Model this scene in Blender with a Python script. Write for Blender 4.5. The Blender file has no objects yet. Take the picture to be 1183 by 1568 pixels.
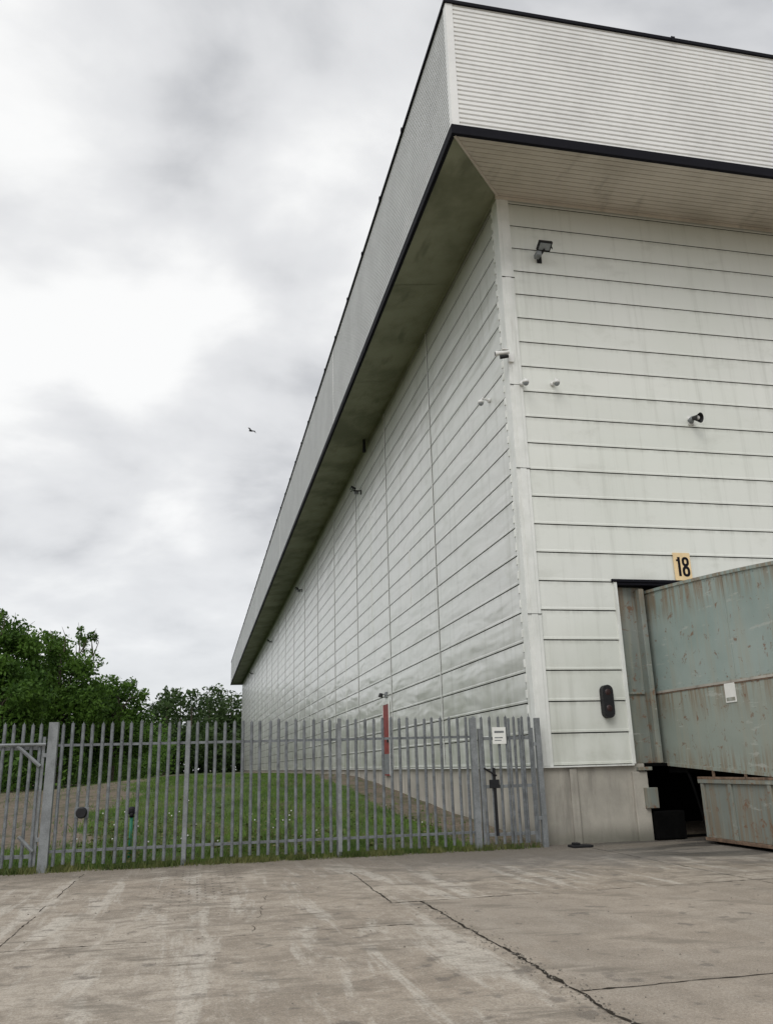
import bpy, bmesh, math, random
import numpy as np
from mathutils import Vector, Matrix
random.seed(4); rng=np.random.default_rng(7)
scene=bpy.context.scene
COL=scene.collection
# ---------------------------------------------------------------- helpers
def smooth(a,b,v):
    t=min(1,max(0,(v-a)/(b-a))); return t*t*(3-2*t)
def empty(name,loc=(0,0,0)):
    o=bpy.data.objects.new(name,None); o.empty_display_size=.3; COL.objects.link(o); o.location=loc; return o
def mesh_obj(name,verts,faces,mats,parent=None,smooth_=False,midx=None):
    me=bpy.data.meshes.new(name); me.from_pydata([tuple(v) for v in verts],[],faces)
    for m in (mats if isinstance(mats,(list,tuple)) else [mats]): me.materials.append(m)
    if midx is not None: me.polygons.foreach_set('material_index',midx)
    if smooth_: me.polygons.foreach_set('use_smooth',[True]*len(me.polygons))
    me.update()
    o=bpy.data.objects.new(name,me); COL.objects.link(o)
    if parent: o.parent=parent; o.matrix_parent_inverse=Matrix.Translation(-Vector(parent.location))
    return o
class MB:
    """mesh accumulator"""
    def __init__(s): s.v=[];s.f=[];s.m=[]
    def add(s,vs,fs,mi=0):
        b=len(s.v); s.v+= [tuple(v) for v in vs]; s.f+=[tuple(i+b for i in f) for f in fs]; s.m+=[mi]*len(fs); return s
    def box(s,a,b,mi=0,M=None):
        x0,y0,z0=a;x1,y1,z1=b
        vs=[(x0,y0,z0),(x1,y0,z0),(x1,y1,z0),(x0,y1,z0),(x0,y0,z1),(x1,y0,z1),(x1,y1,z1),(x0,y1,z1)]
        if M is not None: vs=[M@Vector(v) for v in vs]
        return s.add(vs,[(0,3,2,1),(4,5,6,7),(0,1,5,4),(1,2,6,5),(2,3,7,6),(3,0,4,7)],mi)
    def tube(s,pts,rs,n=8,mi=0,cap=True):
        pts=[Vector(p) for p in pts]; b=[];
        for i,p in enumerate(pts):
            d=(pts[min(i+1,len(pts)-1)]-pts[max(i-1,0)]).normalized()
            a=Vector((0,0,1)) if abs(d.z)<.9 else Vector((1,0,0))
            u=d.cross(a).normalized(); w=d.cross(u)
            for k in range(n):
                t=2*math.pi*k/n; b.append(p+(u*math.cos(t)+w*math.sin(t))*rs[i])
        fs=[]
        for i in range(len(pts)-1):
            for k in range(n):
                fs.append((i*n+k,i*n+(k+1)%n,(i+1)*n+(k+1)%n,(i+1)*n+k))
        if cap: fs.append(tuple(range(n))[::-1]); fs.append(tuple((len(pts)-1)*n+k for k in range(n)))
        return s.add(b,fs,mi)
    def sphere(s,c,r,mi=0,n=12,m=8):
        r=(r,r,r) if not hasattr(r,'__len__') else r
        vs=[];fs=[]
        for i in range(m+1):
            ph=math.pi*i/m
            for k in range(n):
                t=2*math.pi*k/n
                vs.append((c[0]+r[0]*math.sin(ph)*math.cos(t),c[1]+r[1]*math.sin(ph)*math.sin(t),c[2]+r[2]*math.cos(ph)))
        for i in range(m):
            for k in range(n): fs.append((i*n+k,(i+1)*n+k,(i+1)*n+(k+1)%n,i*n+(k+1)%n))
        return s.add(vs,fs,mi)
    def obj(s,name,mats,parent=None,smooth_=False,bevel=0):
        o=mesh_obj(name,s.v,s.f,mats,parent,smooth_,s.m)
        if bevel:
            b=o.modifiers.new('b','BEVEL'); b.width=bevel; b.segments=2; b.limit_method='ANGLE'
        return o
class NT:
    def __init__(s,mat): s.t=mat.node_tree; s.t.nodes.clear()
    def n(s,typ,ins=None,**kw):
        nd=s.t.nodes.new(typ)
        for k,v in kw.items(): setattr(nd,k,v)
        if ins:
            for k,v in ins.items():
                sock=nd.inputs[k]
                if isinstance(v,bpy.types.NodeSocket): s.t.links.new(v,sock)
                else: sock.default_value=v
        return nd
    def pos(s): return s.n('ShaderNodeNewGeometry').outputs['Position']
    def mapp(s,v,scale=(1,1,1),loc=(0,0,0)):
        return s.n('ShaderNodeMapping',{'Vector':v,'Scale':scale,'Location':loc}).outputs[0]
    def noise(s,v,sc,det=4,rough=.55,dist=0):
        return s.n('ShaderNodeTexNoise',{'Vector':v,'Scale':sc,'Detail':det,'Roughness':rough,'Distortion':dist}).outputs['Fac']
    def ramp(s,f,a,b,lo=0.,hi=1.,smoothstep=True):
        return s.n('ShaderNodeMapRange',{'Value':f,'From Min':a,'From Max':b,'To Min':lo,'To Max':hi},interpolation_type='SMOOTHSTEP' if smoothstep else 'LINEAR').outputs[0]
    def mix(s,f,a,b,bt='MIX'):
        nd=s.n('ShaderNodeMix',data_type='RGBA',blend_type=bt)
        for i,v in ((0,f),(6,a),(7,b)):
            if isinstance(v,bpy.types.NodeSocket): s.t.links.new(v,nd.inputs[i])
            else: nd.inputs[i].default_value = v if i==0 else (*v,1) if len(v)==3 else v
        return nd.outputs[2]
    def math(s,op,a,b=0.):
        nd=s.n('ShaderNodeMath',operation=op)
        for i,v in ((0,a),(1,b)):
            if isinstance(v,bpy.types.NodeSocket): s.t.links.new(v,nd.inputs[i])
            else: nd.inputs[i].default_value=v
        return nd.outputs[0]
    def out(s,col,rough=.6,bump=None,bstr=.3,bdist=.02,metal=0,spec=.5,trans=0):
        p=s.n('ShaderNodeBsdfPrincipled')
        def st(k,v):
            if isinstance(v,bpy.types.NodeSocket): s.t.links.new(v,p.inputs[k])
            else: p.inputs[k].default_value=v
        st('Base Color',col if isinstance(col,bpy.types.NodeSocket) else (*col,1)); st('Roughness',rough); st('Metallic',metal); st('Specular IOR Level',spec)
        if bump is not None:
            b=s.n('ShaderNodeBump',{'Height':bump,'Strength':bstr,'Distance':bdist}); s.t.links.new(b.outputs[0],p.inputs['Normal'])
        sh=p.outputs[0]
        if trans:
            tr=s.n('ShaderNodeBsdfTranslucent'); 
            s.t.links.new(col,tr.inputs[0]) if isinstance(col,bpy.types.NodeSocket) else None
            mx=s.n('ShaderNodeMixShader',{0:trans}); s.t.links.new(sh,mx.inputs[1]); s.t.links.new(tr.outputs[0],mx.inputs[2]); sh=mx.outputs[0]
        o=s.n('ShaderNodeOutputMaterial'); s.t.links.new(sh,o.inputs[0])
def newmat(name):
    m=bpy.data.materials.new(name); m.use_nodes=True; return m,NT(m)
def simple(name,col,rough=.6,var=.12,sc=6,metal=0,bs=.1,spec=.5):
    m,t=newmat(name); p=t.pos()
    n=t.noise(p,sc,4); n2=t.noise(p,sc*8,2)
    f=t.math('ADD',t.math('MULTIPLY',n,.7),t.math('MULTIPLY',n2,.3))
    c=t.mix(t.ramp(f,.3,.7),tuple(x*(1-var) for x in col),tuple(min(1,x*(1+var)) for x in col))
    t.out(c,rough,n2,bs,.005,metal,spec); return m
# ---------------------------------------------------------------- materials
def cladding(name,base,axis,rippl,rough,dirt,tilt):
    m,t=newmat(name); p=t.pos()
    sep=t.n('ShaderNodeSeparateXYZ',{0:p}); a=sep.outputs[axis]; z=sep.outputs[2]
    ca=t.math('FLOOR',t.math('DIVIDE',t.math('SUBTRACT',a,.4),6.5)); cz=t.math('FLOOR',t.math('DIVIDE',t.math('SUBTRACT',z,1.5),.64))
    cv=t.n('ShaderNodeCombineXYZ',{0:ca,1:cz}); wn=t.n('ShaderNodeTexWhiteNoise',{'Vector':cv.outputs[0]},noise_dimensions='2D').outputs['Value']
    big=t.noise(t.mapp(p,(.25,.25,.3)),1,4)
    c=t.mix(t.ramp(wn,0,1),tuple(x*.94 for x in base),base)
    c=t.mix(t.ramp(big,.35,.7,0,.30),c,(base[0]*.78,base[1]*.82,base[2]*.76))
    st=t.noise(t.mapp(p,(4,4,.22)),1,6,.65); 
    c=t.mix(t.ramp(st,.50,.76,0,.40*dirt),c,(.37,.38,.33))
    blot=t.noise(t.mapp(p,(.9,.9,1.6)),1,5,.65,.3); c=t.mix(t.ramp(blot,.54,.72,0,.28*dirt),c,(.42,.43,.37))
    lowm=t.math('MULTIPLY',t.ramp(z,5.2,1.4),t.ramp(t.noise(t.mapp(p,(1.5,1.5,.6)),1,5),.3,.7))
    c=t.mix(t.math('MULTIPLY',lowm,.50*dirt),c,(.32,.335,.25))
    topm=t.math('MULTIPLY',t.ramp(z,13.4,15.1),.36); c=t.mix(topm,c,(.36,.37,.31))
    fr=t.math('FRACT',t.math('DIVIDE',t.math('SUBTRACT',z,1.5),.64))
    seam=t.math('MULTIPLY',t.ramp(fr,.80,1.0),t.ramp(st,.3,.65,.06,.45)); c=t.mix(seam,c,(.28,.28,.24))
    wv=t.noise(t.mapp(p,(.42,.42,1.5)),1,2,.5,.3)
    bul=t.math('MULTIPLY',t.math('MULTIPLY',fr,t.math('SUBTRACT',1,fr)),rippl*.55)
    tl=t.math('MULTIPLY',t.math('MULTIPLY',t.math('SUBTRACT',wn,.5),fr),tilt)
    fine=t.noise(p,40,2)
    h=t.math('ADD',t.math('ADD',t.math('MULTIPLY',wv,rippl),t.math('ADD',bul,tl)),t.math('MULTIPLY',fine,.008))
    t.out(c,rough,h,.6,.10,spec=.5); return m
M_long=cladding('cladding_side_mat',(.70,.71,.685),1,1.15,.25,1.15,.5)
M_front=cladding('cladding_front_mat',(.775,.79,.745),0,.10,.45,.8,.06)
M_groove=simple('groove_mat',(.035,.035,.033),.9,spec=.2)
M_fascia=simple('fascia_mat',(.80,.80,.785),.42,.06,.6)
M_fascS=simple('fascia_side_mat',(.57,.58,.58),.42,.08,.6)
M_black=simple('black_trim_mat',(.008,.008,.012),.75,spec=.12)
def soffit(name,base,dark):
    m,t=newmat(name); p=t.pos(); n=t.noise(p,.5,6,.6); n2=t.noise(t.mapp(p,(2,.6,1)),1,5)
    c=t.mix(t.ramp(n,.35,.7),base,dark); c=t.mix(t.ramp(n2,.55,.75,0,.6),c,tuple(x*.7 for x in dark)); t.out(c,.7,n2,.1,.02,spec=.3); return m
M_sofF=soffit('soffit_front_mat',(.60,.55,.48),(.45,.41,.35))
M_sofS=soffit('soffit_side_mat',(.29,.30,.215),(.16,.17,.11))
m,t=newmat('flashing_mat'); M_flash=m; p=t.pos(); n=t.noise(t.mapp(p,(7,7,.5)),1,6,.65); n2=t.noise(p,2,5,.6)
c=t.mix(t.ramp(n2,.3,.7),(.80,.81,.78),(.70,.715,.68)); c=t.mix(t.ramp(n,.5,.75,0,.5),c,(.42,.42,.37)); t.out(c,.45,n2,.2,.02)
def concrete(name,a,b,sc=1.,stain=.4):
    m,t=newmat(name); p=t.pos()
    n=t.noise(p,.8*sc,7,.65); n2=t.noise(t.mapp(p,(3,3,.4)),1,6,.65); g=t.noise(p,60,3,.7); sep=t.n('ShaderNodeSeparateXYZ',{0:p})
    c=t.mix(t.ramp(n,.3,.7),a,b); c=t.mix(t.ramp(n2,.46,.7,0,stain),c,tuple(x*.45 for x in a)); c=t.mix(t.ramp(g,.4,.65,0,.3),c,tuple(x*.6 for x in b))
    c=t.mix(t.math('MULTIPLY',t.ramp(sep.outputs[2],.45,0),t.ramp(n,.3,.6,.3,.8)),c,(.10,.10,.075))
    t.out(c,.85,g,.3,.006); return m
M_plinth=concrete('plinth_concrete_mat',(.34,.32,.28),(.49,.46,.40),1,.6)
M_galv=simple('galvanised_steel_mat',(.155,.167,.175),.6,.35,7,.2)
M_galv2=simple('dull_galvanised_mat',(.215,.228,.234),.62,.25,5,.2)
M_white=simple('white_plastic_mat',(.75,.75,.73),.4,.05)
M_dark=simple('dark_plastic_mat',(.014,.014,.016),.6,.2,spec=.3)
M_glass=simple('lamp_glass_mat',(.25,.27,.28),.12,.1)
M_red=simple('red_door_mat',(.24,.04,.035),.5,.35)
M_green=simple('green_post_mat',(.01,.16,.09),.5)
M_yellow=simple('sign_board_mat',(.80,.60,.34),.5,.08)
M_paper=simple('paper_sign_mat',(.78,.78,.74),.6,.05)
M_rubber_shade=simple('rubber_and_pit_shade_mat',(.004,.004,.004),.95,.3,9,spec=.05)
M_rust=simple('rust_mat',(.16,.105,.07),.85,.5,9)
def gsteel(name,c0,c1,c2,rustlo):
    m,t=newmat(name); p=t.pos()
    sep=t.n('ShaderNodeSeparateXYZ',{0:p}); z=sep.outputs[2]
    n=t.noise(p,.6,5); st=t.noise(t.mapp(p,(5,5,.35)),1,7,.7); sp=t.noise(p,5,7,.72,.5); sc=t.noise(t.mapp(p,(1,1.2,6)),1,6,.7)
    c=t.mix(t.ramp(n,.3,.7),c0,c1)
    c=t.mix(t.ramp(z,3.0,2.85,0,.7),c,c2)
    c=t.mix(t.ramp(st,.45,.70,0,.65),c,(.32,.32,.26))
    st2=t.noise(t.mapp(p,(9,9,.5),(5,2,1)),1,5,.65); rz=t.math('MULTIPLY',t.ramp(z,2.1,2.95),t.ramp(z,2.97,2.94)); rz2=t.math('MULTIPLY',t.ramp(z,4.2,4.9),1.); rz3=t.math('MULTIPLY',t.ramp(z,1.9,1.4),.8)
    c=t.mix(t.math('MULTIPLY',t.math('MAXIMUM',t.math('MAXIMUM',rz,rz2),rz3),t.ramp(st2,.44,.60,0,.8)),c,(.22,.16,.10))
    c=t.mix(t.ramp(sp,rustlo,rustlo+.08,0,.85),c,(.19,.10,.055)); c=t.mix(t.ramp(sc,.60,.68,0,.5),c,(.48,.49,.45))
    t.out(c,.55,t.noise(t.mapp(p,(1,.8,1)),1,2),.5,.08); return m
M_gsteel=gsteel('green_steel_mat',(.235,.305,.285),(.315,.375,.35),(.275,.30,.255),.58)
M_skirt=gsteel('skirt_steel_mat',(.17,.20,.18),(.24,.26,.24),(.20,.22,.195),.56)
# ---------------------------------------------------------------- terrain (shared)
def hgt(x,y):
    f=1.0-.35*smooth(-9,-15,x) if x<-9 else 1.0
    return 1.25*smooth(-4,26,y)*smooth(-.4,3,y)*f
def mask(x,y):
    w=.4*math.sin(y*.55)+.25*math.sin(y*1.7+1)
    xb=-9.0+.02*y
    a=smooth(xb+w,xb-.9+w,x)*smooth(-26,-24,x)*smooth(2.2+.4*math.sin(x),3.6,y)*(1-smooth(75,90,y))
    b=smooth(-1.7+.25*w,-1.2+.25*w,x)
    return max(a,b)
def lin(a,b,n): return list(np.linspace(a,b,n,endpoint=False))
xs=lin(-900,-80,8)+lin(-80,-26,14)+lin(-26,1,90)+lin(1,80,10)+lin(80,900,8)+[900]
ys=lin(-900,-60,6)+lin(-60,-1,8)+lin(-1,40,110)+lin(40,130,30)+lin(130,900,12)+[900]
vs=[(x,y,(hgt(x,y) if y>-.5 else 0)+(0.03*math.sin(x*1.3+y*.7)*math.cos(y*.9) if 1<y<60 else 0)) for y in ys for x in xs]
nx=len(xs); fs=[(j*nx+i,j*nx+i+1,(j+1)*nx+i+1,(j+1)*nx+i) for j in range(len(ys)-1) for i in range(nx-1)]
m,t=newmat('ground_mat'); p=t.pos()
at=t.n('ShaderNodeAttribute',attribute_name='bare').outputs['Fac']
n=t.noise(p,1.1,6,.6); n2=t.noise(p,9,5,.7); n3=t.noise(p,.35,3)
g=t.mix(t.ramp(n,.3,.7),(.04,.07,.017),(.075,.12,.032)); g=t.mix(t.ramp(n2,.5,.75,0,.5),g,(.12,.12,.05)); g=t.mix(t.ramp(n3,.5,.66,0,.6),g,(.11,.095,.05))
e=t.mix(t.ramp(n2,.3,.7),(.11,.088,.065),(.21,.17,.13)); e=t.mix(t.ramp(n,.45,.65,0,.65),e,(.07,.075,.04))
k=t.ramp(t.math('ADD',at,t.math('MULTIPLY',t.math('SUBTRACT',n2,.5),.9)),.35,.65)
t.out(t.mix(k,g,e),.95,n2,.5,.05,spec=.2)
ground=mesh_obj('ground',vs,fs,m,None,True)
ca=ground.data.attributes.new('bare','FLOAT','POINT'); ca.data.foreach_set('value',[mask(v[0],v[1]) for v in vs])
# ---------------------------------------------------------------- concrete yard
m,t=newmat('yard_concrete_mat'); p=t.pos(); sep=t.n('ShaderNodeSeparateXYZ',{0:p}); X=sep.outputs[0]; Y=sep.outputs[1]
n=t.noise(p,.35,7,.62,.4); n1=t.noise(p,1.6,8,.68,.6); g=t.noise(p,45,4,.75); g2=t.noise(p,150,2,.6)
strk=t.noise(t.mapp(p,(2.6,.30,1)),1,7,.70,.3); strk2=t.noise(t.n('ShaderNodeMapping',{'Vector':p,'Rotation':(0,0,1.0),'Scale':(.5,4,1)}).outputs[0],1,6,.7,.4)
med=t.noise(p,7,6,.75,.4)
c=t.mix(t.ramp(n,.3,.7),(.365,.305,.24),(.51,.45,.375))
c=t.mix(t.ramp(n1,.42,.60,0,.68),c,(.24,.20,.155))
c=t.mix(t.ramp(strk,.50,.62,0,.68),c,(.65,.605,.53))
c=t.mix(t.ramp(strk2,.52,.65,0,.58),c,(.19,.162,.13))
c=t.mix(t.ramp(med,.5,.64,0,.55),c,(.22,.188,.152)); c=t.mix(t.ramp(med,.45,.33,0,.45),c,(.66,.605,.53))
# each bay was poured separately: slight tone difference per slab
cell=t.n('ShaderNodeCombineXYZ',{0:t.math('FLOOR',t.math('DIVIDE',t.math('ADD',X,4.05),4.65)),1:t.math('FLOOR',t.math('DIVIDE',t.math('ADD',Y,10.28),4.5))})
cw=t.n('ShaderNodeTexWhiteNoise',{'Vector':cell.outputs[0]},noise_dimensions='2D').outputs['Value']
c=t.mix(t.math('MULTIPLY',cw,.28),c,(.24,.205,.165))
right=t.math('MULTIPLY',t.ramp(X,-4.06,-4.04),t.ramp(Y,-5.8,-5.84))
rs=t.mix(t.ramp(n1,.3,.65),(.45,.385,.315),(.32,.27,.215)); rs=t.mix(t.ramp(n,.4,.60,0,.65),rs,(.28,.24,.195)); c=t.mix(t.math('MULTIPLY',right,.76),c,rs)
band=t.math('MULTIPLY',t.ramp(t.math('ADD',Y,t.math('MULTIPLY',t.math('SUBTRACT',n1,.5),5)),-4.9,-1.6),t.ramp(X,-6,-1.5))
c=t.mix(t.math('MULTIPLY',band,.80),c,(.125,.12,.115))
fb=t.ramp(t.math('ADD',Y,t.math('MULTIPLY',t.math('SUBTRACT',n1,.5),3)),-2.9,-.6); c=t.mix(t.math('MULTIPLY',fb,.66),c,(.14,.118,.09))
wet=t.math('MULTIPLY',t.ramp(t.noise(t.mapp(p,(.35,1.3,1),(3,0,0)),1,5,.6),.47,.56),t.ramp(Y,-5.5,-2.2)); wet=t.math('MULTIPLY',wet,t.ramp(X,-.5,1.5)); c=t.mix(t.math('MULTIPLY',wet,.88),c,(.045,.045,.045))
sp=t.noise(p,3.2,3,.5); c=t.mix(t.ramp(sp,.62,.69,0,.62),c,(.12,.105,.09))
c=t.mix(t.ramp(g,.42,.62,0,.45),c,(.18,.155,.128)); c=t.mix(t.ramp(g2,.58,.7,0,.55),c,(.68,.64,.57))
br=t.n('ShaderNodeTexBrick',{'Vector':p,'Color1':(1,1,1,1),'Color2':(.8,.8,.8,1),'Mortar':(0,0,0,1),'Scale':1,'Mortar Size':.014,'Brick Width':.22,'Row Height':.14}).outputs[0]
brf=t.n('ShaderNodeSeparateColor',{0:br}).outputs[0]
area=t.math('MULTIPLY',t.math('MULTIPLY',t.ramp(X,-7.9,-7.0),t.ramp(X,-5.8,-6.3)),t.math('MULTIPLY',t.ramp(Y,-7,-4.5),t.ramp(n1,.35,.6)))
c=t.mix(t.math('MULTIPLY',t.math('MULTIPLY',area,.7),t.math('SUBTRACT',1,brf)),c,(.12,.10,.08))
wv=t.n('ShaderNodeTexWave',{'Vector':p,'Scale':.35,'Distortion':3.0,'Detail':2.0,'Detail Scale':.4},bands_direction='DIAGONAL').outputs['Fac']
c=t.mix(t.math('MULTIPLY',t.ramp(wv,.86,.98),t.ramp(strk2,.42,.62,0,.5)),c,(.16,.14,.112))
hh=t.math('ADD',t.math('MULTIPLY',g,.5),t.math('ADD',t.math('MULTIPLY',n1,1.2),t.math('MULTIPLY',strk,.5)))
t.out(c,t.math('SUBTRACT',.9,t.math('MULTIPLY',wet,.5)),hh,.55,.03,spec=.35)
yb=MB(); yb.add([(-70,-70,.004),(0,-70,.004),(0,-.12,.004),(-70,-.12,.004),(70,-70,.004),(70,.2,.004),(0,.2,.004)],[(0,1,2,3),(1,4,5,6)])
yb.obj('concrete_yard',m)
M_joint=simple('joint_dirt_mat',(.035,.03,.024),.95,.4,12,spec=.1)
jb=MB()
def joint(x0,y0,x1,y1,w=.022,wob=.012,step=.06,gap=0.):
    L=math.hypot(x1-x0,y1-y0); n=max(2,int(L/step)); dx,dy=(x1-x0)/L,(y1-y0)/L; px,py=-dy,dx; vv=[]; fsx=[]; o=0
    for i in range(n+1):
        f=i/n; o=o*.75+random.gauss(0,wob*.4); ww=w*(.4+random.random()*.9)*(2.2 if random.random()<.08 else 1)
        cx,cy=x0+dx*L*f+px*o,y0+dy*L*f+py*o
        vv+=[(cx+px*ww/2,cy+py*ww/2,.008),(cx-px*ww/2,cy-py*ww/2,.008)]
        if i<n and (gap==0 or math.sin(i*.33+x0*3)+math.sin(i*.11+y0)>gap*2-1): fsx.append((2*i,2*i+1,2*i+3,2*i+2))
    jb.add(vv,fsx)
joint(-4.05,-30,-4.05,-5.8,.030,.02); joint(-4.04,-10.28,30,-10.28,.018,.012); joint(-4.45,-5.8,-4.0,-5.82,.022); joint(-4.42,-5.8,-4.35,-2.6,.015)
joint(-4.0,-5.8,26,-5.75,.013,gap=.15); joint(.6,-30,.55,-.4,.013); joint(-8.75,-30,-8.6,-8,.013,gap=.15); joint(-30,-7.2,-4.5,-7.25,.012,gap=.2); joint(-30,-12.6,-4.1,-12.55,.010,gap=.3)
joint(5,-5.75,5.0,-.4,.013); joint(-6.2,-7.2,-5.6,-3.4,.006,.05,gap=.5); joint(-8.6,-7.2,-8.55,-.6,.010,gap=.3)
jb.obj('slab_joints',M_joint)
M_grit=simple('grit_mat',(.20,.18,.15),.9,.6,20)
gb=MB()
for i in range(1300):
    if i<450: x=-4.05+random.gauss(0,.08); y=random.uniform(-13,-5.8)
    elif i<800: x=random.uniform(-11,8); y=random.uniform(-.8,-.15)-abs(random.gauss(0,.3))
    else: x=random.uniform(-12,6); y=random.uniform(-13,-.5)
    r=random.uniform(.004,.014); a=random.random()*6
    pts=[(x+r*math.cos(a+q*1.57)*random.uniform(.6,1.3),y+r*math.sin(a+q*1.57),.006) for q in range(4)]+[(x,y,.006+r*.9)]
    gb.add(pts,[(0,1,4),(1,2,4),(2,3,4),(3,0,4)])
gb.obj('grit',M_grit)
# ---------------------------------------------------------------- warehouse
B=empty('warehouse_building')
LEN,WID=123.,48.; Z0=1.5; P=.64; NR=21; ZT=15.1; OX,OY=1.78,2.15
def rows(axis,spans_fn,name,mats):
    mb=MB()
    for r in range(NR+1):
        za=Z0+r*P; zb=min(za+P,ZT+.06)
        for a,b in spans_fn(r):
            prof=[(0.0,za+.009),(-.006,za+.014),(-.006,za+.05),(0,za+.07),(0,zb-.013),(.040,zb-.012),(.040,zb+.009)]
            vv=[]
            for (o,z) in prof:
                for q in (a,b): vv.append((q,o,z) if axis==0 else (o,q,z))
            for i in range(len(prof)-1):
                f=(2*i,2*i+1,2*i+3,2*i+2); 
                if axis==1: f=f[::-1]
                mb.add([vv[j] for j in f],[(0,1,2,3)],1 if i>=4 else 0)
    return mb.obj(name,mats,B)
DX0,DX1,DZ1=2.08,6.3,Z0+6*P
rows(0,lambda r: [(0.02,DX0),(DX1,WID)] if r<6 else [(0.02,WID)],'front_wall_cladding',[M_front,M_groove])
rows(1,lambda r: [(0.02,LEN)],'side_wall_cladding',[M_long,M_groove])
cb=MB(); cb.box((.06,.45,Z0),(WID,LEN-.02,ZT)); cb.box((.06,.06,DZ1+.03),(WID,.44,ZT-.02)); cb.box((.06,.06,Z0+.02),(DX0-.01,.44,DZ1+.03)); cb.box((DX1+.01,.06,Z0+.02),(WID,.44,DZ1+.03)); cb.obj('wall_core',M_groove,B)
pb=MB()
pb.box((.03,.035,-.2),(2.32,.43,Z0-.002)); pb.box((.035,.44,-.2),(.3,LEN,Z0-.002)); pb.box((6.5,.035,-.2),(WID,.43,Z0-.002))
pb.box((2.0,-.045,-.2),(2.325,.03,1.34)); pb.box((.62,-.012,-.1),(.78,.03,1.44))
pb.obj('concrete_plinth',M_plinth,B,bevel=.012)
db=MB(); db.box((2.2,2.6,-.1),(6.6,2.7,1.49)); db.box((2.2,.431,-.1),(2.31,2.59,1.49)); db.box((6.51,.431,-.1),(6.6,2.59,1.49)); db.box((2.33,.2,.005),(6.5,2.6,.02)); db.box((2.33,.0,1.44),(6.5,2.6,1.497)); db.obj('dock_pit',M_rubber_shade,B)  # pit faces near-black: shade of the open void put into the colour
vb=MB()
y=6.9
while y<LEN-2:
    vb.box((-.020,y-.025,Z0+.02),(.0,y+.025,ZT)); y+=6.5
for i in range(14):
    y0=6.9+6.5*i+3.2; z0=Z0+P*random.randint(2,9); vb.box((-.012,y0-.012,z0),(.0,y0+.012,z0+P*random.randint(3,9)))
vb.obj('panel_cover_strips',M_flash,B)
gb2=MB(); y=6.9
while y<LEN-2: gb2.box((-.0095,y+.0255,Z0+.02),(.0,y+.045,ZT)); gb2.box((-.0095,y-.045,Z0+.02),(.0,y-.0255,ZT)); y+=6.5
gb2.obj('panel_joint_gaps',M_groove,B)
fb=MB(); fb.box((-.05,-.05,Z0-.035),(DX0-.02,.03,Z0-.005)); fb.box((-.05,.031,Z0-.035),(.03,LEN,Z0-.005)); fb.obj('base_flashing',M_flash,B)
kb=MB(); kb.box((-.03,-.03,Z0-.03),(.28,-.003,ZT-.02)); kb.box((-.03,-.0025,Z0-.03),(-.003,.34,ZT-.02))
kb.box((.05,-.045,Z0),(.20,-.031,ZT-.02))
for r in range(NR*2):
    z=Z0+.1+r*P/2; 
    if z<ZT-.2: kb.box((-.045,.32,z),(-.004,.40,z+.17))
kb.obj('corner_flashing',M_flash,B,bevel=.006)
mb=MB()
for z in (4.6,7.9,9.95,12.8): mb.box((-.036,-.047,z),(.29,-.0305,z+.012))
mb.obj('flashing_laps',M_groove,B)
db=MB(); db.box((DX0-.05,-.03,Z0),(DX0+.03,.3,DZ1-.0)); db.obj('door_jamb',M_flash,B,bevel=.005)
db=MB(); db.box((DX0-.09,-.05,DZ1+.002),(DX1+.05,.02,DZ1+.06)); db.box((DX0+.03,-.02,DZ1-.06),(DX1,.25,DZ1-.001)); db.obj('door_head_trim',M_black,B)
db=MB(); db.box((DX0+.031,.22,Z0+.0),(2.86,.30,DZ1-.07)); db.box((2.62,-.02,Z0),(2.74,.21,DZ1-.15)); db.box((DX0+.031,.18,Z0+1.42),(2.61,.215,Z0+1.47)); db.obj('dock_side_panel',M_skirt,B,bevel=.01)
def fascia(axis,a,b,off,name,mat,gm,z0=15.1,z1=18.55):
    mb=MB(); npf=27; pt=(z1-z0)/npf; prof=[]
    for i in range(npf):
        z=z0+i*pt; prof+=[(0,z),(0,z+pt*.62),(.035,z+pt*.72),(.035,z+pt*.90)]
    prof.append((0,z1)); vv=[]
    for (o,z) in prof:
        for q in (a,b): vv.append((q,off+o,z) if axis==0 else (off+o,q,z))
    for i in range(len(prof)-1):
        f=(2*i,2*i+1,2*i+3,2*i+2); mb.add([vv[j] for j in (f if axis==0 else f[::-1])],[(0,1,2,3)],1 if i%4==2 else 0)
    return mb.obj(name,[mat,gm],B)
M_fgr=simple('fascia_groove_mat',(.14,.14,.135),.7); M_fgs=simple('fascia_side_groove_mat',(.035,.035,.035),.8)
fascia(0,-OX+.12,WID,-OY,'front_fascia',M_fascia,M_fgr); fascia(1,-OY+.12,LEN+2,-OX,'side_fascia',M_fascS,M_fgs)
qb=MB(); qb.box((-OX-.012,-OY-.012,15.1),(-OX+.16,-OY+.0,18.55)); qb.box((-OX-.012,-OY+.001,15.1),(-OX,-OY+.16,18.55))
yy=15
while yy<LEN: qb.box((-OX-.006,yy,15.1),(-OX+.03,yy+.04,18.55)); yy+=24
qb.obj('fascia_corner_flashing',M_fascia,B)
tb=MB()
tb.box((-OX-.04,-OY-.04,14.86),(WID,-OY+.05,15.098)); tb.box((-OX-.04,-OY+.051,14.86),(-OX+.05,LEN+2,15.098))
tb.box((-OX-.05,-OY-.05,18.552),(WID,-OY+.15,18.64)); tb.box((-OX-.05,-OY+.151,18.552),(-OX+.15,LEN+2,18.64))
y=2
while y<LEN: tb.box((-OX-.075,y,18.54),(-OX-.051,y+.1,18.66)); y+=3
x=4
while x<WID: tb.box((x,-OY-.07,18.54),(x+.1,-OY-.051,18.66)); x+=3.3
tb.obj('fascia_black_trim',M_black,B)
sf=MB(); n=13
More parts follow.
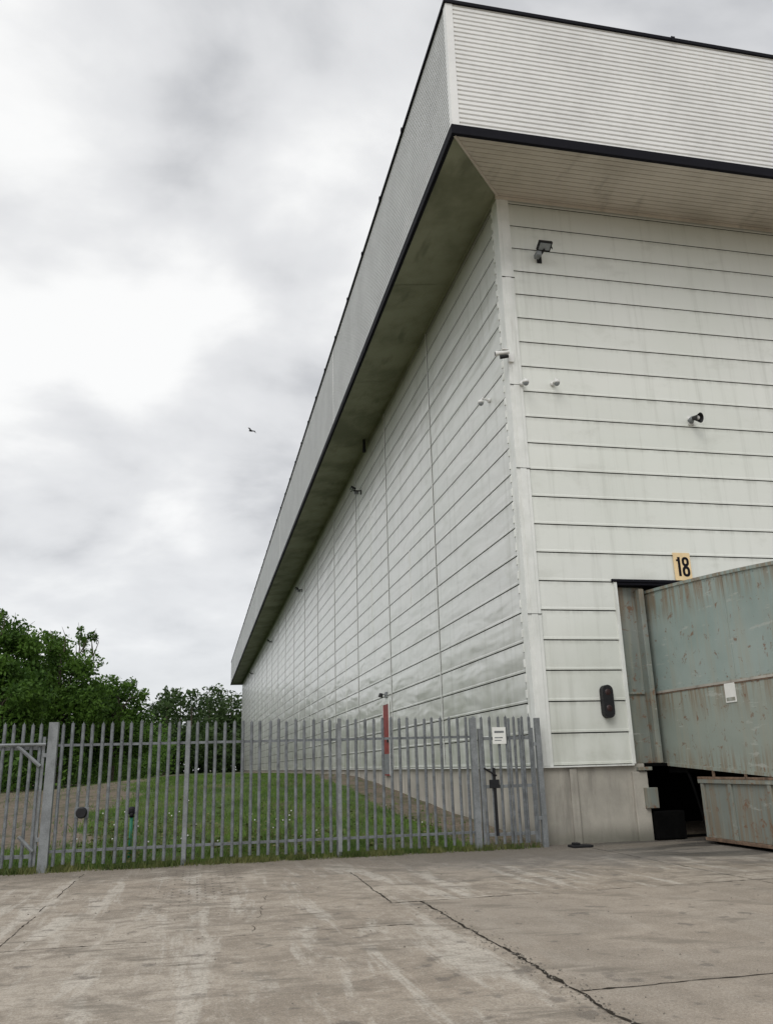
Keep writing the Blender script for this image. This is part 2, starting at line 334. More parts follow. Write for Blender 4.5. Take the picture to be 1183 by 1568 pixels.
for i in range(n):
    f0,f1=i/n,(i+1)/n
    def pt(f,zoff=0): return (-OX+.05+(OX-.02)*f, -OY+.05+(OY-.02)*f, 14.88+.23*f+zoff)
    a=pt(f0);b=pt(f1-.12/n);c_=pt(f1-.12/n,.025);d=pt(f1,.025);e=pt(f1)
    for p0,p1 in ((a,b),(c_,d)):
        sf.add([p0,(WID,p0[1],p0[2]),(WID,p1[1],p1[2]),p1],[(0,3,2,1)])
    sf.add([b,(WID,b[1],b[2]),(WID,c_[1],c_[2]),c_],[(0,3,2,1)]); sf.add([d,(WID,d[1],d[2]),(WID,e[1],e[2]),e],[(0,3,2,1)])
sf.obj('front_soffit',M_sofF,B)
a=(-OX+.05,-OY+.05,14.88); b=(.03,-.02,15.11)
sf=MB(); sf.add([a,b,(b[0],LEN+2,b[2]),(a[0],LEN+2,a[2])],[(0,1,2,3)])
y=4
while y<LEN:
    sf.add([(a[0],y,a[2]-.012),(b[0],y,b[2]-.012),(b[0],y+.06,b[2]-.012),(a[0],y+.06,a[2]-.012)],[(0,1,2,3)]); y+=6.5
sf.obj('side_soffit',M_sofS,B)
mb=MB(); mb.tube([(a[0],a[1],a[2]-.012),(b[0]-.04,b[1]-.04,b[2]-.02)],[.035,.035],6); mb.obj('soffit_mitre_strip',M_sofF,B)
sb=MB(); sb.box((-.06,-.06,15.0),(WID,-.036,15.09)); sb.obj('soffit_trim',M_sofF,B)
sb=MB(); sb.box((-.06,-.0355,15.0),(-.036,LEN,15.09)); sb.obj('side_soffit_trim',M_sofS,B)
rb=MB(); rb.box((-OX+.06,-OY+.2,18.2),(WID,LEN+1.9,18.3)); rb.obj('roof',M_galv,B)
eb=MB(); eb.box((-OX,LEN+1.9,14.9),(WID,LEN+2,18.5)); eb.obj('rear_fascia',M_fascS,B)
rd=MB(); yd=13.8
rd.box((-.05,yd,1.25),(-.022,yd+.95,3.75),0); rd.box((-.06,yd-.08,1.25),(-.02,yd-.001,3.84),1); rd.box((-.06,yd+.951,1.25),(-.02,yd+1.03,3.84),1); rd.box((-.06,yd,3.752),(-.02,yd+.95,3.84),1); rd.box((-.10,yd+.08,2.4),(-.051,yd+.2,2.5),2); rd.box((-.055,yd+.05,1.30),(-.0505,yd+.9,2.0),3)
rd.obj('fire_door',[M_red,M_flash,M_dark,M_galv2],B)
# ---------------------------------------------------------------- dock enclosure
E=empty('loading_dock_enclosure',(2.86,-2,0))
x0,x1=2.86,5.6; N=14; L=8.
def ztop(q): return 5.17-.055*q-.012*q*q*.5
def zbot(q): return 1.50-.06*q
mb=MB(); vv=[];
for i in range(N+1):
    q=L*i/N
    vv+=[(x0,.2-q,zbot(q)),(x0,.2-q,2.95),(x0,.2-q,ztop(q)),(x1,.2-q,ztop(q)),(x1,.2-q,zbot(q))]
ff=[]
for i in range(N):
    for k in range(5): ff.append((i*5+k,i*5+(k+1)%5,(i+1)*5+(k+1)%5,(i+1)*5+k))
ff.append((0,1,2,3,4)); ff.append(tuple(N*5+k for k in range(5))[::-1]); mb.add(vv,ff); mb.obj('body',M_gsteel,E)
mb=MB()
for i in range(N):
    q0,q1=L*i/N,L*(i+1)/N
    for (fz,h,o,mi) in ((ztop,.05,.025,1),(lambda q:2.96-.01*q,.03,.016,2),(lambda q:2.925-.01*q,.02,.010,0),(zbot,.05,.03,1)):
        za,zb=fz(q0),fz(q1)
        mb.add([(x0-o,.2-q0,za-h),(x0-o,.2-q0,za+.012),(x0+.01,.2-q0,za+.012),(x0-o,.2-q1,zb-h),(x0-o,.2-q1,zb+.012),(x0+.01,.2-q1,zb+.012),(x0+.01,.2-q0,za-h),(x0+.01,.2-q1,zb-h)],[(0,1,4,3),(1,2,5,4),(6,0,3,7)],mi)
for q in (1.75,4.0,6.2):
    mb.box((x0-.012,.2-q-.02,zbot(q)),(x0-.001,.2-q+.02,2.88),1)
for q in (2.9,5.2): mb.box((x0-.010,.2-q-.015,2.99),(x0-.001,.2-q+.015,ztop(q)-.06),1)
for k in range(26):
    q=.25+k*.3; 
    for z in (3.02,ztop(q)-.09,zbot(q)+.08): mb.tube([(x0+.002,.2-q,z),(x0-.012,.2-q,z)],[.012,.010],6,1)
mb.obj('seam_rails',[M_rust,M_gsteel,M_plinth],E)
mb=MB(); mb.box((x0-.016,-2.65,2.55),(x0-.004,-2.33,2.90),0); mb.box((x0-.022,-2.62,2.58),(x0-.0165,-2.36,2.64),1); mb.obj('label',[M_paper,M_gsteel],E)
mb=MB()
mb.box((x0+.02,-7.5,.12),(x0+.08,-1.1,1.10),0); mb.box((x0-.03,-7.5,1.105),(x0+.10,-1.05,1.18),0); mb.box((x0-.034,-7.5,1.181),(x0+.10,-1.05,1.225),1); mb.box((x0-.02,-7.5,.06),(x0+.12,-1.06,.118),1)
for q in (-1.16,-2.05,-3.2,-4.4): mb.box((x0-.02,q-.05,.119),(x0+.019,q+.05,1.10),0)
for q in (-1.6,-2.6,-3.9): mb.box((x0-.026,q-.035,1.226),(x0+.0,q+.035,1.34),1)
mb.obj('skirt',[M_skirt,M_rust],E,bevel=.006)
mb=MB(); mb.box((x0+.12,-7.4,.0),(x1,-1.2,1.15)); mb.obj('underframe',M_rubber_shade,E)
mb=MB(); mb.tube([(x0+.25,-3.2,.12),(x0-.02,-3.2,.12)],[.12,.12],14); mb.obj('guide_roller',M_rubber_shade,E)
U=empty('dock_buffer',(2.5,-.1,0))
mb=MB(); mb.box((2.345,-.16,.02),(3.0,.09,.56)); mb.obj('rubber_block',M_rubber_shade,U,bevel=.02)
mb=MB(); mb.box((2.20,-.12,.62),(2.48,.02,1.02)); mb.box((2.12,-.10,1.36),(2.42,.02,1.43)); mb.obj('bracket',M_skirt,U,bevel=.01)
mb=MB(); mb.box((2.9,-.62,1.30),(3.5,.1,1.42)); mb.tube([(2.95,-.5,1.38),(2.90,-.7,1.2),(2.92,-.95,.5),(2.94,-1.0,.2)],[.03,.03,.03,.03],6); mb.obj('dock_lip',M_rubber_shade,U)
# ---------------------------------------------------------------- 18 sign (numerals modelled as flat bold strokes)
S=empty('bay_number_sign',(3.78,-.06,5.75))
mb=MB(); mb.box((3.56,-.045,5.40),(3.98,-.024,6.04)); mb.obj('board',M_yellow,S,bevel=.004)
mb=MB()
mb.box((3.655,-.051,5.50),(3.715,-.0455,5.94)); mb.box((3.62,-.051,5.845),(3.6545,-.0455,5.885))
def ring(cx,cz,wo,ho,wi,hi):
    n=28; V=[];Fq=[]
    for k in range(n):
        a=2*math.pi*k/n; ca_,sa_=math.cos(a),math.sin(a)
        sx=math.copysign(abs(ca_)**.8,ca_); sz=math.copysign(abs(sa_)**.8,sa_)
        V+=[(cx+wo*sx,-.051,cz+ho*sz),(cx+wi*sx,-.051,cz+hi*sz)]
    for k in range(n): j=(k+1)%n; Fq.append((2*k,2*j,2*j+1,2*k+1))
    mb.add(V,Fq)
ring(3.845,5.835,.088,.107,.030,.052); ring(3.845,5.61,.094,.120,.032,.062)
mb.box((3.80,-.0513,5.712),(3.89,-.0457,5.745))
mb.obj('numerals',M_black,S)
# ---------------------------------------------------------------- wall fixtures
def flood(x,y,z,axis,name='wall_floodlight',s=1.):
    e=empty(name,(x,y,z)); mb=MB()
    R=Matrix.Translation((x,y,z))@(Matrix.Rotation(0,4,'Z') if axis==0 else Matrix.Rotation(-math.pi/2,4,'Z'))@Matrix.Scale(s,4)
    T=R@Matrix.Translation((0,-.38,.04))@Matrix.Rotation(math.radians(-28),4,'X')
    mb.box((-.06,-.03,-.2),(.06,-.002,0),0,R); mb.box((-.02,-.36,-.06),(.02,-.03,-.02),0,R); mb.box((-.17,-.30,-.16),(-.05,-.10,-.05),1,R)
    mb.box((-.17,-.12,-.03),(.17,.12,.05),0,T); mb.box((-.14,-.09,-.036),(.14,.09,-.031),2,T)
    mb.box((-.18,-.02,-.10),(-.171,.02,.03),0,T); mb.box((.171,-.02,-.10),(.18,.02,.03),0,T)
    mb.obj('lamp_housing',[M_dark,M_galv2,M_glass],e,bevel=.006)
flood(.98,0,13.5,0); flood(0,18.5,13.5,1); flood(0,41,13.6,1); flood(0,66,13.6,1); flood(0,95,13.6,1)
def cam_bul(x,y,z,dirv,name='security_camera'):
    e=empty(name,(x,y,z)); mb=MB(); p=Vector((x,y,z)); d=Vector(dirv).normalized()
    mb.tube([p,p+Vector((-.16,-.16,.02))],[.035,.025],8,1); q=p+Vector((-.16,-.16,.02))
    mb.tube([q-d*.12,q+d*.14,q+d*.141,q+d*.20],[.045,.05,.06,.06],12,1); mb.tube([q+d*.201,q+d*.21],[.05,.05],12,0)
    mb.tube([q-d*.10-Vector((0,0,.1)),q+d*.1-Vector((0,0,.1))],[.04,.05],10,0)
    mb.box(tuple(q+Vector((-.06,-.06,.06))),tuple(q+Vector((.1,.1,.08))),1); mb.box((x-.02,y-.06,z-.14),(x+.12,y-.002,z+.1),1)
    mb.obj('camera_body',[M_dark,M_white],e,bevel=.004)
cam_bul(-.03,-.03,10.65,(-1,.25,-.1))
def dome(x,y,z,axis,name='dome_camera'):
    e=empty(name,(x,y,z)); mb=MB(); d=Vector((0,-1,0) if axis==0 else (-1,0,0)); p=Vector((x,y,z))
    mb.tube([p,p+d*.05],[.06,.06],12,1); mb.tube([p+d*.05,p+d*.20+Vector((0,0,.05)),p+d*.24+Vector((0,0,-.02))],[.018,.018,.025],8,1)
    mb.tube([p+d*.24+Vector((0,0,-.02)),p+d*.24+Vector((0,0,-.09))],[.07,.075],12,1); mb.sphere(tuple(p+d*.24+Vector((0,0,-.09))),.066,0)
    mb.obj('dome_body',[M_glass,M_white],e,True)
dome(.25,-.046,9.98,0); dome(1.03,-.004,10.05,0); dome(-.004,1.42,10.2,1)
e=empty('horn_speaker',(4.51,0,9.33)); mb=MB(); p=Vector((4.51,-.02,9.33))
mb.tube([p,p+Vector((0,-.12,.04))],[.08,.05],14,1); mb.tube([p+Vector((-.0,-.12,.03)),p+Vector((.03,-.25,-.02)),p+Vector((.06,-.32,-.04))],[.045,.08,.125],18,0,False); mb.sphere(tuple(p+Vector((.03,-.24,-.01))),.06,2); mb.box((4.44,-.03,9.22),(4.58,-.002,9.44),2)
mb.obj('horn',[M_dark,M_galv2,M_white],e,True)
e=empty('dock_signal_light',(1.57,0,2.76)); mb=MB()
def pill(mb,x,z0,z1,y0,y1,w,mi):
    n=10; vs=[]
    for k in range(n+1): a=math.pi*k/n; vs.append((x+w*math.cos(a),z1-w+w*math.sin(a)))
    for k in range(n+1): a=math.pi+math.pi*k/n; vs.append((x+w*math.cos(a),z0+w+w*math.sin(a)))
    m_=len(vs); V=[(a,y0,b) for a,b in vs]+[(a,y1,b) for a,b in vs]
    mb.add(V,[tuple(range(m_)),tuple(range(m_,2*m_))[::-1]]+[(i,i+m_,(i+1)%m_+m_,(i+1)%m_) for i in range(m_)],mi)
pill(mb,1.57,2.42,3.10,-.16,-.003,.12,0)
mb.sphere((1.57,-.155,2.95),(.07,.02,.07),1); mb.sphere((1.57,-.155,2.62),(.07,.02,.07),1)
mb.obj('signal_housing',[M_dark,simple('lens_mat',(.03,.012,.012),.3)],e,bevel=.01)
e=empty('bulkhead_lamp',(0,14.3,4.1)); mb=MB(); mb.box((-.05,14.1,4.0),(-.004,14.4,4.2),1); mb.tube([(-.05,14.25,4.1),(-.22,14.25,4.14)],[.025,.025],8,1); mb.tube([(-.22,14.25,4.16),(-.24,14.25,4.02)],[.06,.09],12,0); mb.obj('lamp_body',[M_dark,M_galv2],e)
e=empty('alarm_sounder',(-.2,16.4,14.7)); mb=MB(); mb.box((-.30,16.3,14.86),(-.2,16.4,15.09),0); mb.tube([(-.25,16.35,14.9),(-.25,16.35,14.5)],[.05,.08],10,0); mb.obj('sounder_body',[M_dark],e)
# ---------------------------------------------------------------- palisade fence
FY=-.25
def pale(mb,x,z0,z1,rot=0,w=.058,y=FY):
    lean=random.gauss(0,.007); yo=random.gauss(0,.004); h=w/2; d=.016
    prof=[(-h,0),(-h*.45,-d),(h*.45,-d),(h,0)]
    tz=[z1-.07,z1-.005,z1-.005,z1-.07]
    vs=[(x+a,y+b+yo,z0) for a,b in prof]+[(x+a+lean,y+b+yo,z) for (a,b),z in zip(prof,tz)]+[(x+lean,y-d+yo,z1+.035)]
    mb.add(vs,[(0,1,5,4),(1,2,6,5),(2,3,7,6),(5,6,8)],0)
    mb.add([vs[4],vs[5],(x-h*.9+lean,y+yo-.004,z1+.0)],[(0,1,2)],0); mb.add([vs[6],vs[7],(x+h*.9+lean,y+yo-.004,z1+.0)],[(0,1,2)],0)
    for z in (z1-.32,z0+.22): mb.box((x-.008,y-d-.010+yo,z-.008),(x+.008,y-d+yo,z+.008),0)
F=empty('palisade_fence',(-5,FY,0))
posts=[-9.3,-6.95,-4.14,-1.45]
def fsec(xa,xb,par):
    mb=MB(); n=round((xb-xa)/.165); st=(xb-xa)/n
    for i in range(1,n): pale(mb,xa+i*st+random.gauss(0,.006),.10+random.uniform(-.01,.02),2.47+random.gauss(0,.012))
    for z in (2.10,.33): mb.box((xa+.03,FY+.004,z-.022),(xb-.03,FY+.012,z+.022)); mb.box((xa+.03,FY+.0125,z+.014),(xb-.03,FY+.05,z+.022))
    mb.obj('panel',[M_galv],par)
for a,b in zip(posts[:-1],posts[1:]): fsec(a,b,F)
mb=MB()
for x in posts[1:]:
    mb.box((x-.045,FY+.055,-.1),(x+.045,FY+.062,2.40)); mb.box((x-.045,FY+.15,-.1),(x+.045,FY+.157,2.40)); mb.box((x-.004,FY+.0625,-.1),(x+.004,FY+.1495,2.40)); mb.box((x-.045,FY-.006,2.0),(x+.045,FY+.004,2.14)); mb.box((x-.045,FY-.006,.27),(x+.045,FY+.004,.40)); mb.box((x-.035,FY-.03,.1),(x+.035,FY-.008,2.49))
mb.box((-9.38,FY-.05,-.1),(-9.22,FY+.10,2.50)); mb.box((-1.52,FY-.04,-.1),(-1.40,FY+.08,2.46))
mb.obj('posts',[M_galv2],F,bevel=.004)
mb=MB(); mb.box((-.16,FY-.05,-.1),(-.06,FY+.05,2.44)); mb.obj('end_post',[M_galv2],F,bevel=.004)
def gate(name,xa,xb,brace):
    G=empty(name,((xa+xb)/2,FY,0)); mb=MB(); n=round((xb-xa)/.155); st=(xb-xa)/n
    for i in range(n): pale(mb,xa+(i+.5)*st,.10,2.47+random.gauss(0,.006),y=FY-.012)
    mb.obj('pales',[M_galv],G); mb=MB()
    for z in (2.06,1.15,.27) if not brace else (2.06,.27): mb.box((xa,FY+.002,z-.03),(xb,FY+.05,z+.03))
    mb.box((xa-.0,FY-.001,.1),(xa+.05,FY+.055,2.25)); mb.box((xb-.05,FY-.001,.1),(xb,FY+.055,2.25))
    if brace:
        for sgn,(ax,az,bx,bz) in enumerate(((xb-.05,1.75,xb-.45,2.1),(xb-.05,.35,xb-.3,.6))):
            mb.tube([(ax,FY-.045,az),(bx,FY-.045,bz)],[.035,.035],6)
        mb.tube([(xb-.9,FY-.06,2.12),(xb+.02,FY-.06,2.12)],[.03,.03],6)
    for z in (.5,1.9): mb.box((xb-.02,FY-.03,z),(xb+.08,FY-.002,z+.07))
    mb.obj('frame',[M_galv2],G,bevel=.003); return G
gate('vehicle_gate',-13.4,-9.42,True); 
G=gate('pedestrian_gate',-1.36,-.20,False)
mb=MB(); mb.box((-1.12,FY-.05,.25),(-1.06,FY-.03,1.5),0); mb.box((-1.2,FY-.07,1.12),(-1.0,FY-.032,1.28),0); mb.tube([(-1.3,FY-.06,1.5),(-1.05,FY-.06,1.35)],[.02,.02],6); mb.obj('lock_and_bolt',[M_dark],G,bevel=.004)
mb=MB(); random.seed(2)
for i in range(3): mb.box((-.75+.22*i,FY-.04,.1),(-.70+.22*i,FY-.03,2.44),0)
mb.obj('doubled_pales',[M_galv],G)
e=empty('notice_sign',(-.92,FY-.04,2.1)); mb=MB(); mb.box((-1.08,FY-.055,1.95),(-.80,FY-.045,2.27),0); mb.box((-1.04,FY-.058,2.16),(-.84,FY-.0555,2.20),1); mb.box((-1.04,FY-.058,2.06),(-.87,FY-.0555,2.08),1); mb.box((-1.04,FY-.058,2.01),(-.90,FY-.0555,2.025),1); mb.obj('board',[M_paper,M_galv2],e)
e=empty('padlock_box',(-8.72,FY-.03,.95)); mb=MB(); mb.tube([(-8.72,FY-.03,.95),(-8.72,FY-.12,.95)],[.10,.08],14,0); mb.box((-8.84,FY-.028,.86),(-8.60,FY-.018,1.04),1); mb.obj('box_body',[M_dark,M_galv],e,bevel=.005)
e=empty('marker_post',(-7.93,.6,0)); z_=hgt(-7.93,.6); mb=MB(); mb.tube([(-7.93,.6,z_-.05),(-7.93,.6,z_+.80)],[.03,.03],10,0); mb.sphere((-7.93,.6,z_+.90),(.08,.05,.08),1); mb.tube([(-7.93,.6,z_+.79),(-7.93,.6,z_+.87)],[.045,.045],10,1); mb.obj('post',[M_green,M_dark],e,True)
e=empty('drain_cover',(.45,-.6,0)); mb=MB(); mb.box((.25,-.75,.006),(.65,-.45,.05)); mb.box((.3,-.68,.051),(.42,-.52,.09)); mb.obj('cover',[M_dark],e,bevel=.01)
# ---------------------------------------------------------------- grass & weeds
def blades(name,pts,hmin,hmax,w,mat,parent=None):
    n=len(pts); pts=np.array(pts); a=rng.random(n)*6.283; h=rng.uniform(hmin,hmax,n); ln=rng.uniform(.1,.6,n)*h; b=rng.random(n)*6.283
    dx,dy=np.cos(a)*w/2,np.sin(a)*w/2
    V=np.empty((n,3,3)); V[:,0]=pts; V[:,1]=pts; V[:,2]=pts
    V[:,0,0]-=dx;V[:,0,1]-=dy;V[:,1,0]+=dx;V[:,1,1]+=dy;V[:,2,0]+=np.cos(b)*ln;V[:,2,1]+=np.sin(b)*ln;V[:,2,2]+=h
    me=bpy.data.meshes.new(name); me.from_pydata(V.reshape(-1,3).tolist(),[],[(3*i,3*i+1,3*i+2) for i in range(n)]); me.materials.append(mat)
    o=bpy.data.objects.new(name,me); COL.objects.link(o); return o
def leafmat(name,dark,light,sc,trans=.25):
    m,t=newmat(name); g=t.n('ShaderNodeNewGeometry'); p=g.outputs['Position']; r=g.outputs['Random Per Island']
    n=t.noise(p,sc,3); f=t.math('ADD',t.math('MULTIPLY',r,.45),t.math('MULTIPLY',t.ramp(n,.38,.62),.55))
    c=t.mix(f,dark,light); t.out(c,.6,trans=trans,spec=.25); return m
M_grass=leafmat('grass_mat',(.05,.105,.018),(.18,.28,.06),.7,.35)
M_weed=leafmat('weed_mat',(.05,.09,.02),(.21,.21,.08),2.)
pts=[]
while len(pts)<65000:
    y=.0+45*random.random()**1.6; x=random.uniform(-16,-.1)
    if random.random()<mask(x,y)*.94: continue
    if math.sin(x*2.1+y)*math.cos(y*1.3-x*.7)<-.55 and random.random()<.7: continue
    pts.append((x,y,hgt(x,y)-.01))
blades('grass',pts,.04,.14,.022,M_grass)
pts=[]
for i in range(9000):
    x=random.uniform(-13,-.2) ; y=FY+random.gauss(0,.10)
    if math.sin(x*3.1)+math.sin(x*7.7+1)<-.6+random.random()*.8 and random.random()<.75: continue
    pts.append((x,y,0))
for i in range(1500):
    cx=random.choice([-6.1,-6.0,-8.9,-4.9,-3.4,-2.4,-7.5]); pts.append((cx+random.gauss(0,.12),FY+.15+random.gauss(0,.12),0))
blades('weeds',pts,.04,.17,.014,M_weed)
vb_=MB(); 
for k in range(130):
    x=random.uniform(-9,-1.5); y=random.choice([random.uniform(.1,2),random.uniform(.1,8)]); h=random.uniform(.2,.65); z=hgt(x,y)
    vb_.tube([(x,y,z),(x+random.gauss(0,.04),y,z+h)],[.006,.004],4,0)
    for q in range(10):
        zz=z+h*random.random(); a=random.random()*6.28; l=random.uniform(.05,.13); 
        vb_.add([(x,y,zz),(x+l*.5*math.cos(a)-.02*math.sin(a),y+l*.5*math.sin(a)+.02*math.cos(a),zz+.03),(x+l*math.cos(a),y+l*math.sin(a),zz),(x+l*.5*math.cos(a)+.02*math.sin(a),y+l*.5*math.sin(a)-.02*math.cos(a),zz)],[(0,1,2,3)],0)
    if k%3==0: vb_.sphere((x,y,z+h),.015,1,6,4)
vb_.obj('tall_weeds',[M_weed,M_paper])
# ---------------------------------------------------------------- trees
def cam2(X,Y): return (-6.785+X*.9755+Y*.2202, -16.614-.2202*X+.9755*Y)
def leaves(lobes,n,size,thr=-1.25):
    L=np.array(lobes); vol=(L[:,3]*L[:,4]*L[:,5])**.7; idx=rng.choice(len(L),n,p=vol/vol.sum())
    d=rng.normal(size=(n,3)); d/=np.linalg.norm(d,axis=1)[:,None]
    r=rng.random(n)**.42; r*=1+.22*np.sin(d[:,0]*5+idx)*np.cos(d[:,2]*6+idx*2)+rng.normal(0,.06,n)
    P_=L[idx,:3]+d*L[idx,3:]*r[:,None]
    keep=(np.sin(P_[:,0]*2.3+1)+np.sin(P_[:,1]*1.9)+np.sin(P_[:,2]*2.7+P_[:,0]))> thr
    P_=P_[keep]; n=len(P_)
    a=rng.normal(size=(n,3)); a/=np.linalg.norm(a,axis=1)[:,None]; b=rng.normal(size=(n,3)); b=np.cross(a,b); b/=np.linalg.norm(b,axis=1)[:,None]
    s=(size*rng.uniform(.6,1.4,n))[:,None]
    V=np.stack([P_-a*s,P_+b*s*.5,P_+a*s,P_-b*s*.5],1).reshape(-1,3)
    return V.tolist(),[(4*i,4*i+1,4*i+2,4*i+3) for i in range(n)]
M_leafA=leafmat('leaf_mat',(.030,.075,.012),(.13,.24,.04),.5,.4)
M_leafB=leafmat('leaf_far_mat',(.026,.052,.016),(.075,.125,.036),.25,.3)
M_bark=simple('bark_mat',(.09,.075,.055),.9,.3,6)
def tree(X,Y,H,R,n=9000,name='deciduous_tree',bare=False):
    x,y=cam2(X,Y); z=hgt(x,y); e=empty(name,(x,y,z)); mb=MB()
    th=H*.35; top=(x+random.gauss(0,.3),y+random.gauss(0,.3),z+H*.85)
    mb.tube([(x,y,z-.2),(x+.1,y,z+th),top],[.035*H*.8,.024*H,.05],8,0)
    lobes=[]
    for i in range(19):
        a=random.random()*6.28; f=random.random(); zz=z+H*(.24+.60*f); rr=R*(1-.45*abs(f-.35)**1.1*1.4)*random.uniform(.45,.9)
        c=(x+rr*math.cos(a),y+rr*math.sin(a),zz); s=R*random.uniform(.28,.46)*(1.1-.4*f)
        lobes.append((*c,s,s,s*.8)); mb.tube([(x+.1*f,y,z+th*.6+(zz-z-th*.6)*.5),((x+c[0])/2,(y+c[1])/2,zz-s*.4),c],[.10,.06,.02],5,0,False)
    for i in range(12):
        a=random.random()*6.28; rr=R*random.uniform(0,.7); lobes.append((x+rr*math.cos(a),y+rr*math.sin(a),z+H*random.uniform(.78,.94)-rr*.12,R*.2,R*.2,R*.22))
    if bare:
        for i in range(14):
            a=random.random()*6.28; bx,by,bz=x+R*.5*math.cos(a),y+R*.5*math.sin(a),z+H*.82
            hh_=random.uniform(1.0,2.0)
            mb.tube([(bx,by,bz),(bx+random.gauss(0,.15),by,bz+hh_*.6),(bx+random.gauss(0,.25),by,bz+hh_)],[.04,.02,.008],4,0,False)
            lobes.append((bx+random.gauss(0,.2),by,bz+hh_*.75,.22,.22,.35))
    lobes.append((x,y,z+H*.5,R*.7,R*.7,H*.32))
    mb.obj('trunk_and_limbs',[M_bark],e)
    V,Fc=leaves(lobes,n,.13); mesh_obj('crown',V,Fc,M_leafA,e)
tree(-24.2,50,10.6,4.0,24000,bare=True); tree(-21.0,54,9.9,3.6,22000,bare=True); tree(-29,52,10.5,4.5,10000); tree(-21.8,47,7.4,3.3,15000); tree(-19.1,59,7.2,3.0,13000); tree(-25,60,9.6,4.4,12000)
lobes=[]
for i in range(110):
    f=random.random(); X=-19.0-13*f+random.gauss(0,1.6)-4*random.random(); Y=46+66*f
    x,y=cam2(X,Y); hh=random.uniform(1.6,3.0)+1.2*f; lobes.append((x,y,hgt(x,y)+hh*.75,2.0+f*1.4,2.+f*1.4,hh))
for i in range(45):
    X=random.uniform(-34,-19.5); Y=random.uniform(42,47); x,y=cam2(X,Y); hh=random.uniform(1.4,2.6); lobes.append((x,y,hgt(x,y)+hh*.75,1.6,1.6,hh))
V,Fc=leaves(lobes,70000,.17); mesh_obj('hedge',V,Fc,M_leafA)
lobes=[];tb=MB()
for (X,Y,H,R) in [(-34,104,9.5,4),(-31,118,12.,5),(-28.5,122,11.5,4.5),(-36,125,11,5),(-41,140,13,6),(-37,150,15,6),(-33,155,16,6),(-30,160,17,6),(-27,158,16,6),(-34,170,16,7),(-22,165,17,7),(-14,168,17,7),(-48,135,13,6),(-55,125,13,7),(-62,118,13,7),(-70,105,13,7),(-44,112,10,5),(-5,170,16,7)]:
    x,y=cam2(X,Y); z=hgt(x,y); tb.tube([(x,y,z),(x,y,z+H*.8)],[.3,.1],6)
    for i in range(12):
        a=random.random()*6.28; f=random.random(); rr=R*.75*(1-.5*f); s=R*random.uniform(.3,.55)*(1.15-.5*f)
        lobes.append((x+rr*math.cos(a),y+rr*math.sin(a),z+H*(.22+.68*f),s,s,s*.9))
    lobes.append((x,y,z+H*.3,R*.95,R*.95,H*.3))
for i in range(60):
    X=-52+50*i/60; Y=118+random.uniform(-3,3)+.6*(i if i>25 else 25); x,y=cam2(X,Y); lobes.append((x,y,hgt(x,y)+2.2,3.2,3.2,4.6))
V,Fc=leaves(lobes,85000,.36)
TL=empty('distant_tree_line',(-30,110,0)); mesh_obj('foliage',V,Fc,M_leafB,TL); tb.obj('trunks',[M_bark],TL)
# ---------------------------------------------------------------- bird
bx,by=cam2(-6.85,40); bz=18.3; e=empty('flying_bird',(bx,by,bz)); mb=MB()
mb.sphere((bx,by,bz),(.13,.05,.04),0,10,6); mb.tube([(bx+.12,by,bz),(bx+.21,by,bz-.01)],[.03,.015],6,0)
for sg in (-1,1): mb.add([(bx+.05,by,bz+.02),(bx-.06,by,bz+.02),(bx-.04+.14*sg,by+.2*sg,bz+.09),(bx-.05+.34*sg,by+.36*sg,bz+.02),(bx+.04+.14*sg,by+.18*sg,bz+.10)],[(0,1,2,4),(4,2,3)],0)
mb.obj('body_and_wings',[M_dark],e)
# ---------------------------------------------------------------- world
w=bpy.data.worlds.new('World'); scene.world=w; w.use_nodes=True
T=NT(w); 
sky=T.n('ShaderNodeTexSky',sky_type='NISHITA',sun_disc=False)
tc=T.n('ShaderNodeTexCoord').outputs['Generated']; sp=T.n('ShaderNodeSeparateXYZ',{0:tc})
den=T.math('ADD',T.math('MAXIMUM',sp.outputs[2],0.),.42)
cv=T.n('ShaderNodeCombineXYZ',{0:T.math('DIVIDE',sp.outputs[0],den),1:T.math('DIVIDE',sp.outputs[1],den),2:0.}).outputs[0]
cm=T.mapp(cv,(1,1.25,1),(1.7,.35,0))
n1=T.noise(cm,3.4,7,.50,.2); n2=T.noise(cm,1.2,3,.5,.2)
f=T.math('ADD',T.math('MULTIPLY',n1,.6),T.math('MULTIPLY',n2,.4))
def blob(d,lo,amt):
    v=Vector(d).normalized(); dt=T.n('ShaderNodeVectorMath',{0:tc,1:tuple(v)},operation='DOT_PRODUCT').outputs['Value']
    return T.math('MULTIPLY',T.ramp(dt,lo,1.0),amt)
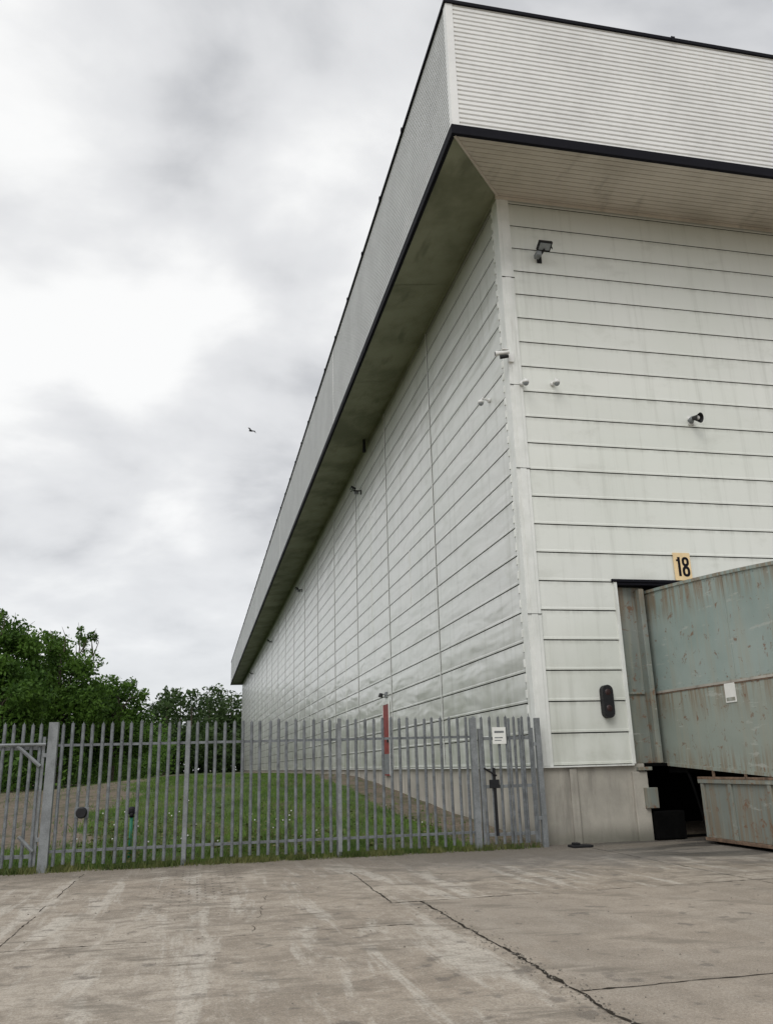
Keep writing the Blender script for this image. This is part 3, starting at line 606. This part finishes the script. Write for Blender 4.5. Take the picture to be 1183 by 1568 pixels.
for d,lo,amt in (((-.124,.776,.619),.980,-.075),((-.02,.80,.60),.985,-.04),((-.19,.70,.69),.980,.15),((-.183,.810,.557),.992,.06),((-.06,.85,.50),.992,.06),((-.17,.88,.42),.985,.07)):
    f=T.math('ADD',f,blob(d,lo,amt))
base=T.mix(T.ramp(f,.36,.52),(5.4,5.5,5.7),(8.3,8.35,8.45)); base=T.mix(T.ramp(f,.50,.63),base,(10.4,10.4,10.3))
hor=T.ramp(sp.outputs[2],.28,.02); base=T.mix(T.math('MULTIPLY',hor,.55),base,(8.0,8.2,8.5))
col=T.mix(.08,base,sky.outputs[0])
bg=T.n('ShaderNodeBackground',{'Color':col,'Strength':.1}); o=T.n('ShaderNodeOutputWorld'); T.t.links.new(bg.outputs[0],o.inputs[0])
sd=bpy.data.lights.new('sun','SUN'); sd.energy=1.35; sd.angle=math.radians(35); sd.color=(1,.98,.94)
so=bpy.data.objects.new('sun',sd); COL.objects.link(so)
sdir=Vector((-.45,-.62,.80)).normalized(); so.rotation_euler=sdir.to_track_quat('Z','Y').to_euler()
sky.sun_elevation=math.asin(sdir.z); sky.sun_rotation=math.atan2(sdir.x,sdir.y)
# ---------------------------------------------------------------- camera
cd=bpy.data.cameras.new('camera'); cam=bpy.data.objects.new('camera',cd); COL.objects.link(cam); scene.camera=cam
cd.sensor_fit='VERTICAL'; cd.sensor_height=36; cd.lens=1280/1568*36; cd.clip_end=4000; cd.clip_start=.05
th=math.atan(388/1280); Fh=Vector((.2202,.9755,0)); R=Vector((.9755,-.2202,0)); Fw=Fh*math.cos(th)+Vector((0,0,math.sin(th))); Up=-Fh*math.sin(th)+Vector((0,0,math.cos(th)))
rho=.028; cx=(R-Up*rho).normalized(); cy=(Up+R*rho).normalized(); cz=-Fw.normalized()
Mx=Matrix((cx,cy,cz)).transposed().to_4x4(); Mx.translation=(-6.785,-16.614,1.6); cam.matrix_world=Mx
scene.view_settings.view_transform='Standard'; scene.view_settings.look='None'; scene.view_settings.exposure=0
